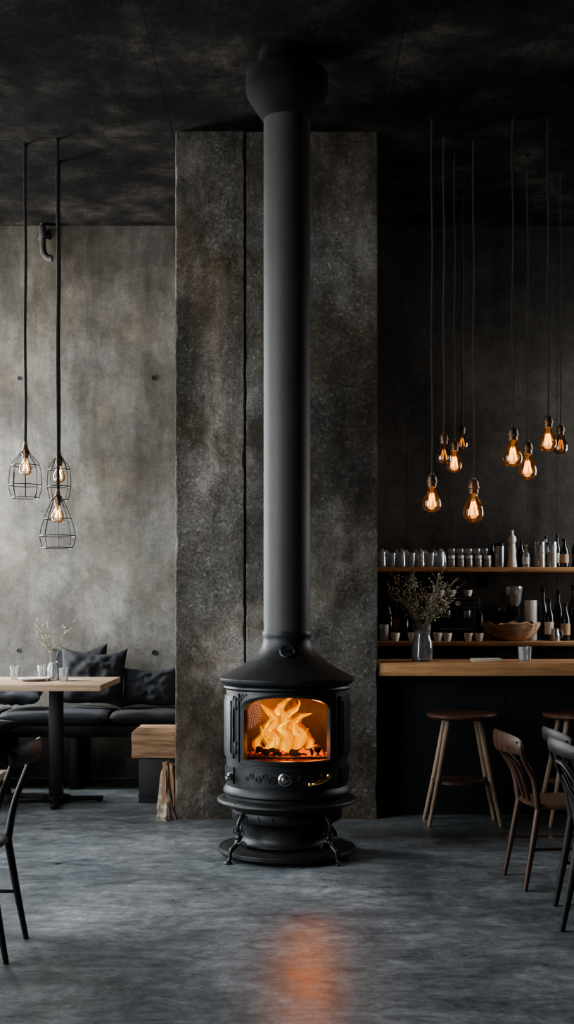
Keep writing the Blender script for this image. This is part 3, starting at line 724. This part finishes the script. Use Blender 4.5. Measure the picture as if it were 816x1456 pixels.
for dx in (-.12,-.03,.10):
    loc=(PX(648,9.48)+dx,9.50,WT+.35)
    if proto is None:
        proto=empty('cup',loc,label="white cup warming on top of the espresso machine",category="cup",group="cups on the espresso machine")
        bm=B(); lathe(bm,[(0,0),(.022,0),(.024,.005),(.032,.03),(.034,.05),(.031,.05),(.028,.03),(.02,.01),(0,.01)],24); obj('cup_body',bm,'ceramic',proto)
        bm=B(); tube(bm,cat([(.032,0,.042),(.050,0,.038),(.047,0,.02),(.028,0,.014)],5),.0035,8); obj('handle',bm,'ceramic',proto)
    else: copy_tree(proto,loc,R(90)+random.uniform(-.5,.5))

def bouquet(name,loc,h,spread,nst,seed,lab,bud_n,rt=.0022):
    rnd=random.Random(seed); bm=B()
    for i in range(nst):
        a=rnd.uniform(0,2*math.pi); s=spread*rnd.uniform(.35,1); hh=h*rnd.uniform(.65,1)
        p0=Vector((rnd.uniform(-.015,.015),rnd.uniform(-.015,.015),.014)); p1=Vector((math.cos(a)*.02,math.sin(a)*.02,h*.33))
        p2=Vector((math.cos(a)*s*.5,math.sin(a)*s*.4,h*.33+(hh-h*.33)*.55)); p3=Vector((math.cos(a)*s,math.sin(a)*s*.7,hh))
        pts=cat([p0,p1,p2,p3],6); tube(bm,pts,[rt*1.3,rt,rt*.6],5)
        for k in range(9,len(pts)):
            for q in range(2):
                if rnd.random()<.75:
                    d=Vector((rnd.uniform(-1,1),rnd.uniform(-1,1),rnd.uniform(.1,1))).normalized()*h*rnd.uniform(.05,.17)
                    e=pts[k]+d; tube(bm,[pts[k],pts[k]+d*.5+Vector((0,0,.004)),e],[rt*.6,rt*.35],4)
                    if rnd.random()<bud_n:
                        for w in range(2):
                            r_=bmesh.ops.create_icosphere(bm,subdivisions=1,radius=rnd.uniform(.003,.0065),matrix=Matrix.Translation(e-d*w*.35))
                            for v in r_['verts']:
                                for f in v.link_faces: f.material_index=1
    return obj(name,bm,['twig','bud'],None,loc,label=lab,category="dried flowers",kind="stuff")
vx,vy=PX(600,8.12),8.12
item('glass_vase',(vx,vy,1.02),[('vase_body',[(0,0),(.062,0),(.070,.008),(.072,.04),(.070,.13),(.056,.17),(.054,.20),(.060,.21),(.056,.21),(.050,.20),(.052,.17),(.066,.13),(.067,.04),(.064,.012),(0,.012)],'vaseglass'),('water_surface',[(0,.09),(.063,.09)],'vaseglass')],label="clear glass vase holding dried branches on the bar",category="vase")
bouquet('dried_branches',(vx,vy,1.02),.60,.27,24,3,"dried twiggy branches with pale buds in glass vase",.8,.0028)
bm=B(); box(bm,-.10,.10,-.06,.06,0,.012,.002); box(bm,-.098,.098,-.055,.058,.0125,.02,.001)
obj('notebook',bm,'paper',None,(PX(692,8.1),8.12,1.02),(0,0,R(4)),label="cream paper notebook lying on the bar",category="notebook")
item('drinking_glass',(PX(746,8.1),8.1,1.02),[('glass_body',open_glass(.040,.10,.046),'glass')],label="clear water tumbler on the oak bar",category="glass")

# ------------------------------------------------------------ stools
def stool(X,Y,rot):
    e=empty('bar_stool',(X,Y,0),rot,label="four-legged bar stool with walnut seat, pale splayed legs and footrest",category="stool",group="bar stools")
    bm=B(); lathe(bm,[(0,.672),(.19,.672),(.215,.678),(.225,.690),(.225,.702),(.215,.710),(.18,.706),(0,.700)],48); obj('seat',bm,'walnut',e)
    bm=B(); lathe(bm,[(0,.262),(.175,.262),(.190,.267),(.190,.283),(.175,.288),(0,.288)],44); obj('footrest',bm,'walnut',e)
    for a in (38,142,218,322):
        a=R(a); bm=B(); tube(bm,[(.125*math.cos(a),.125*math.sin(a),.675),(.21*math.cos(a),.17*math.sin(a),.3),(.290*math.cos(a),.215*math.sin(a),0)],[.018,.017,.013],12); obj('leg',bm,'legwood',e)
    return e
s1=stool(PX(657,7.68),7.68,R(0))
s2=copy_tree(s1,(PX(822,7.68),7.68,0),R(6))

# ------------------------------------------------------------ chairs
def chair(name,loc,yaw,lab,mseat,mwood,hb=.82,sz=.445,nsp=4,crest=.075,group=None,thin=1.0,bow=False):
    e=empty(name,loc,yaw,label=lab,category="chair")
    if group: e['group']=group
    bm=B(); n=40
    def se(rx,ry,z,dz=0):
        out=[]
        for i in range(n):
            a=2*math.pi*i/n; c_,s_=math.cos(a),math.sin(a)
            x=rx*math.copysign(abs(c_)**.72,c_); y=ry*math.copysign(abs(s_)**.72,s_)
            x*=1+.10*(y/ry)*.6
            out.append(bm.verts.new((x,y,z)))
        return out
    L=[se(.05,.05,sz-.028),se(.175,.175,sz-.028),se(.198,.198,sz-.018),se(.203,.203,sz-.006),se(.196,.196,sz),se(.165,.165,sz-.003),se(.08,.08,sz-.011)]
    for A,C in zip(L,L[1:]):
        for i in range(n): bm.faces.new((A[i],A[(i+1)%n],C[(i+1)%n],C[i]))
    bm.faces.new(L[0]); bm.faces.new(L[-1])
    obj('seat',bm,mseat,e,sharp=60)
    top_y=-.295; k_=thin
    for s in (-1,1):
        bm=B(); tube(bm,cat([(s*.178,-.245,0),(s*.168,-.205,.22),(s*.158,-.172,sz-.02)],6),[.012*k_,.016*k_,.018*k_],12); obj('leg',bm,mwood,e)
        bm=B(); tube(bm,cat([(s*.170,.21,0),(s*.158,.175,.25),(s*.145,.145,sz-.02)],6),[.012*k_,.016*k_,.018*k_],12); obj('leg',bm,mwood,e)
    bm=B()
    for s in (-1,1): tube(bm,cat([(s*.158,-.172,sz-.03),(s*.168,-.198,sz+.12),(s*.183,-.25,hb-.12),(s*.190,top_y+.008,hb-.02)],6),[.018*k_,.015*k_,.013*k_,.011*k_],12)
    m_=20; g=[]
    for i in range(m_+1):
        u=-1+2*i/m_; x=.215*u; y=top_y+.02-.060*(1-u*u)+.005; hh=crest*(.62+.38*math.sqrt(max(0,1-abs(u)**3))); zc=hb-crest*.5+.018*(1-u*u); th=.010
        q=[]
        for k in range(8):
            a=2*math.pi*k/8; q.append(bm.verts.new((x,y+th*math.cos(a)-.06*(math.sin(a)*hh/2),zc+hh/2*math.sin(a))))
        g.append(q)
    for A,C in zip(g,g[1:]):
        for k in range(8): bm.faces.new((A[k],A[(k+1)%8],C[(k+1)%8],C[k]))
    bm.faces.new(g[0]); bm.faces.new(g[-1])
    back=obj('backrest',bm,mwood,e,sharp=60)
    if bow:
        bm=B(); tube(bm,cat([(-.085,-.175,sz-.02),(-.105,-.215,sz+.13),(-.105,-.262,hb-.16),(-.06,-.295,hb-.095),(0,-.305,hb-.082),(.06,-.295,hb-.095),(.105,-.262,hb-.16),(.105,-.215,sz+.13),(.085,-.175,sz-.02)],6),.0095,10)
        obj('inner_hoop',bm,mwood,back)
        bm=B(); tube(bm,cat([(-.13,-.19,sz+.04),(0,-.235,sz+.17),(.165,-.27,hb-.10)],6),.010,10,flat=.6); tube(bm,cat([(.13,-.19,sz+.04),(0,-.245,sz+.17),(-.165,-.27,hb-.10)],6),.010,10,flat=.6)
        obj('cross_brace',bm,mwood,back)
    for k in range(nsp):
        u=-1+2*(k+1)/(nsp+1)
        bm=B(); tube(bm,cat([(u*.12,-.175,sz-.02),(u*.14,-.235,(sz+hb)/2),(u*.165,top_y-.035*(1-u*u),hb-crest*.7)],6),[.009,.012,.008],8,flat=.6); obj('spindle',bm,mwood,back)
    zs=.20
    for s in (-1,1):
        bm=B(); tube(bm,[(s*.169,-.207,zs),(s*.160,.180,zs)],[.008,.010,.008],8); obj('stretcher',bm,mwood,e)
    bm=B(); tube(bm,[(-.164,-.01,zs),(.164,-.01,zs)],[.008,.010,.008],8); obj('stretcher',bm,mwood,e)
    return e
chair('dining_chair',(-1.335,4.82,0),R(90),"black lacquered wooden chair with open curved back at small table",'chairblack','chairblack',.838,.445,0,.085,thin=.95)
chair('dining_chair',(1.495,5.38,0),R(-88),"black bentwood chair with curved rail, hoop and crossed back",'chairblack','chairblack',.83,.445,0,.065,thin=1.1,bow=True)
chair('dining_chair',(1.425,4.94,0),R(-88),"black bentwood chair with curved rail, hoop and crossed back",'chairblack','chairblack',.83,.445,0,.065,thin=1.1,bow=True)
chair('dining_chair',(1.385,6.03,0),R(-84),"dark brown wooden chair with curved slatted back",'walnut','walnutz',.755,.42,2,.10,thin=1.0)

# ------------------------------------------------------------ tables
TZ=.87
tb=empty('dining_table',(-1.64,8.5,0),label="pale oak table on black pedestal with cross feet",category="table")
bm=B(); box(bm,-1.3,.40,-.55,-.18,TZ-.042,TZ,.005); box(bm,-1.3,.40,-.177,.14,TZ-.042,TZ,.005); box(bm,-1.3,.40,.143,.40,TZ-.042,TZ,.005)
obj('tabletop',bm,'woodtab',tb,label="pale oak plank tabletop")
bm=B(); box(bm,-.045,.045,-.045,.045,.04,TZ-.05,.006); box(bm,-.2,.2,-.2,.2,TZ-.052,TZ-.042); lathe(bm,[(0,.035),(.10,.035),(.10,.05),(.05,.06),(.045,.065)],24)
obj('pedestal',bm,'blackmetal',tb)
bm=B()
for a in (8,98):
    box(bm,-.33,.33,-.028,.028,.012,.04,.005,mtx=Matrix.Rotation(R(a),4,'Z'))
    for s in (-1,1): 
        b=Matrix.Rotation(R(a),4,'Z')@Vector((s*.30,0,0)); lathe(bm,[(.02,0),(.02,.014)],12,c=b)
obj('foot',bm,'blackmetal',tb)
tb2=empty('small_table',(-1.60,4.45,0),label="pale wooden table with black legs",category="table")
bm=B(); box(bm,-.46,.46,-.44,.44,.69,.72,.004); obj('tabletop',bm,'woodtab',tb2)
for x in (-.4,.22):
    for y in (-.38,.38):
        if x>0 and y>0: y=.06
        bm=B(); box(bm,x-.02,x+.02,y-.02,y+.02,0,.69,.003); obj('leg',bm,'blackmetal',tb2)
tvx,tvy=PX(76,8.5),8.5
item('glass_vase',(tvx,tvy,TZ),[('vase_body',[(0,0),(.038,0),(.042,.006),(.042,.09),(.030,.12),(.034,.13),(.030,.13),(.027,.12),(.038,.088),(.038,.01),(0,.009)],'vaseglass')],label="small clear glass vase with dried sprigs on table",category="vase")
bouquet('dried_sprigs',(tvx,tvy,TZ),.44,.20,8,11,"thin dried sprigs with tiny pale buds in vase",.5,.0016)
proto=None
for px,d in [(21,8.6),(91,8.35),(60,8.75)]:
    loc=(PX(px,d),d,TZ)
    if proto is None: proto=item('drinking_glass',loc,[('glass_body',open_glass(.028,.095,.034),'vaseglass')],label="clear water glass on oak table",category="glass",group="glasses on the oak table")
    else: copy_tree(proto,loc)
bm=B(); lathe(bm,[(0,.002),(.06,.0),(.10,.012),(.115,.02),(.112,.024),(.06,.008),(0,.007)],36); obj('plate',bm,'ceramic',None,(PX(48,8.4),8.4,TZ),label="white shallow plate on oak table",category="plate")
bm=B(); box(bm,-.07,.07,-.05,.05,0,.006,.001); obj('napkin',bm,'paper',None,(PX(112,8.5),8.5,TZ),(0,0,R(12)),label="folded cream napkin on oak table",category="napkin")

# ------------------------------------------------------------ banquette
bn=empty('long_bench',(0,0,0),label="long dark wooden bench along the concrete wall",category="bench")
bm=B(); box(bm,-3.05,-.745,9.08,9.70,.40,.49,.006); obj('bench_seat',bm,'blackmetal',bn)
for x in (-2.9,-2.3,-1.62,-.85):
    bm=B(); box(bm,x-.035,x+.035,9.10,9.66,0,.40,.004); obj('leg',bm,'blackmetal',bn)
def pad(name,x0,x1,y0,y1,z0,z1,mat,lab,group=None,cat_="cushion"):
    bm=B()
    cx_,cy_,cz_=(x0+x1)/2,(y0+y1)/2,(z0+z1)/2; hx,hy,hz=(x1-x0)/2,(y1-y0)/2,(z1-z0)/2
    bmesh.ops.create_cube(bm,size=2)
    bmesh.ops.subdivide_edges(bm,edges=bm.edges[:],cuts=11,use_grid_fill=True)
    for v in bm.verts:
        u,w,q=v.co
        k=1-.35*(abs(u)**6)-.25*(abs(w)**6)
        z=q*k
        if q>-.5: z+=noise.noise(Vector((u*hx*6,w*hy*6,q+cx_)))*.22
        else: z=-1 if max(abs(u),abs(w))<.95 else z
        z=max(-1,z)
        v.co=Vector((u*hx*(1-.02*abs(q)**2),w*hy*(1-.04*abs(q)**2),z*hz))
    o=obj(name,bm,mat,None,(cx_,cy_,cz_),sharp=80,label=lab,category=cat_)
    if group: o['group']=group
    return o
pad('seat_cushion',-3.03,-2.2,9.07,9.69,.491,.60,'fab2',"slate linen seat pad on the bench","seat pads on the bench")
pad('seat_cushion',-2.19,-1.36,9.07,9.69,.491,.60,'fab2',"slate linen seat pad on the bench","seat pads on the bench")
pad('seat_cushion',-1.35,-.75,9.07,9.69,.491,.595,'fab',"charcoal linen seat pad on the bench","seat pads on the bench")
def pillow(w,h,th,loc,rot,mat,lab,seed=0):
    bm=B(); n=30; top=[];bot=[]
    for s,lst in ((1,top),(-1,bot)):
        for i in range(n+1):
            row=[]
            for j in range(n+1):
                u=-1+2*i/n; v=-1+2*j/n
                f=max(0,(1-abs(u)**3.2))**.55*max(0,(1-abs(v)**3.2))**.55
                pin=1-.07*(1-abs(u)**2)*abs(v)**3; pin2=1-.07*(1-abs(v)**2)*abs(u)**3
                wr=noise.noise(Vector((u*3+seed,v*3,s)))*.30*f+noise.noise(Vector((u*8+seed,v*5,s)))*.16*f
                sag=.09*h*(1-u*u)*max(0,v)
                row.append((u*w/2*pin2,s*th/2*(f+wr),v*h/2*pin-sag+noise.noise(Vector((u*1.5+seed,2,v)))*.05*h))
            lst.append(row)
    T=[[bm.verts.new(p) for p in r_] for r_ in top]; Bt=[[bm.verts.new(p) for p in r_] for r_ in bot]
    for i in range(n):
        for j in range(n):
            bm.faces.new((T[i][j],T[i+1][j],T[i+1][j+1],T[i][j+1])); bm.faces.new((Bt[i][j],Bt[i][j+1],Bt[i+1][j+1],Bt[i+1][j]))
    bmesh.ops.remove_doubles(bm,verts=bm.verts[:],dist=.002)
    return obj('throw_pillow',bm,mat,None,loc,rot,sharp=180,label=lab,category="pillow")
pillow(.52,.46,.16,(PX(132,9.4),9.40,.848),(R(-14),R(2),0),'fab',"large charcoal pillow leaning on concrete wall",1)
pillow(.48,.46,.12,(PX(112,9.6),9.60,.862),(R(-8),R(-4),0),'fab',"charcoal pillow behind another pillow",4)
pillow(.44,.32,.16,(PX(213,9.45),9.46,.765),(R(-14),0,0),'fab2',"dark slate pillow beside the concrete pier",7)
pillow(.42,.34,.12,(PX(25,9.4),9.3,.70),(R(-86),0,R(8)),'fab2',"slate pillow lying flat on the bench",9)
rbn=empty('side_bench',(0,0,0),label="dark bench under the window with slate pad",category="bench")
bm=B(); box(bm,-3.05,-2.02,8.05,9.0,.34,.46,.006); obj('bench_seat',bm,'blackmetal',rbn)
for y in (8.15,8.9):
    for x in (-2.95,-2.10):
        bm=B(); box(bm,x-.04,x+.04,y-.04,y+.04,0,.34,.004); obj('leg',bm,'blackmetal',rbn)
pad('seat_cushion',-3.04,-2.02,8.06,8.99,.461,.56,'fab2',"thick slate seat pad on the side bench")
wb=empty('wood_block_bench',(0,0,0),label="low bench with thick rustic oak block top on dark box base",category="bench")
bm=B(); box(bm,-1.10,-.745,8.45,8.72,.318,.505,.008); box(bm,-1.10,-.745,8.724,9.02,.318,.505,.008)
bmesh.ops.subdivide_edges(bm,edges=bm.edges[:],cuts=3,use_grid_fill=True)
for v in bm.verts: v.co+=Vector((noise.noise(v.co*9),noise.noise(v.co*9+Vector((5,0,0))),noise.noise(v.co*9+Vector((0,5,0)))))*.008
obj('block_top',bm,'woodblock',wb,sharp=60)
bm=B(); box(bm,-1.05,-.745,8.47,9.0,0,.316,.004); box(bm,-1.055,-.74,8.462,8.47,.05,.06); obj('base',bm,'bar',wb)
def split_log(L,r,ang,seed):
    bm=B(); n=8; rings=[]
    for k in range(13):
        z=L*k/12; row=[bm.verts.new((noise.noise(Vector((seed,z*9,0)))*.014,noise.noise(Vector((seed,z*9,4)))*.014,z))]
        for i in range(n+1):
            a=-ang/2+ang*i/n; rr=r*(1-.45*k/12)*(1+.35*noise.noise(Vector((i*.7+seed,z*7,2))))
            row.append(bm.verts.new((rr*math.sin(a),-rr*math.cos(a),z+(noise.noise(Vector((i*.9+seed,3,1)))*.05 if k==12 else 0))))
        rings.append(row)
    m_=n+2
    for A,C in zip(rings,rings[1:]):
        for i in range(m_):
            f=bm.faces.new((A[i],A[(i+1)%m_],C[(i+1)%m_],C[i])); f.material_index=1 if 1<=i<=n else 0
    bm.faces.new(rings[0]); bm.faces.new(rings[-1])
    return bm
logs=[((-.838,7.99,0),(R(-2),R(11),R(80)),.35,.075,100),((-.775,8.20,0),(R(-1),R(1),R(185)),.30,.075,90),((-.800,7.83,0),(R(0),R(2),R(30)),.11,.085,140),((-.862,8.22,0),(R(-1),R(5),R(20)),.27,.06,110)]
for i,(lc,rt_,L,r_,an) in enumerate(logs):
    obj('firewood_log',split_log(L,r_,R(an),i*3.1),['logcut','bark'],None,lc,rt_,sharp=25,label="split firewood log standing against the concrete pier",category="log",group="split logs by the pier")

# ------------------------------------------------------------ lights
DAY=(.95,.98,1.0)
for (a,b),e in zip(wins,(70,245,35,410)):
    light('daylight_and_fill','AREA',(XL-.22,(a+b)/2,2.15),e,DAY,3.5,(0,R(-90),0),b-a-.05)
light('daylight_and_fill','AREA',(XR+.25,(wr[0]+wr[1])/2,2.3),85,DAY,2.0,(0,R(90),0),1.0)  # added fill through the invented right window, lifts jars and bar wall
w=bpy.data.worlds.new('world'); bpy.context.scene.world=w; w.use_nodes=True
w.node_tree.nodes['Background'].inputs[0].default_value=(.7,.78,.85,1); w.node_tree.nodes['Background'].inputs[1].default_value=.4
try: bpy.context.scene.view_settings.look='AgX - Medium High Contrast'
except Exception as ex: print(ex)

cd=bpy.data.cameras.new('camera'); cam=bpy.data.objects.new('camera',cd); COL.objects.link(cam)
cam.location=(0,0,H); cam.rotation_euler=(R(90),0,0)
cd.sensor_fit='AUTO'; cd.sensor_width=36; cd.lens=F/1456*36; cd.shift_y=(YH-728)/1456; cd.clip_start=.05
bpy.context.scene.camera=cam
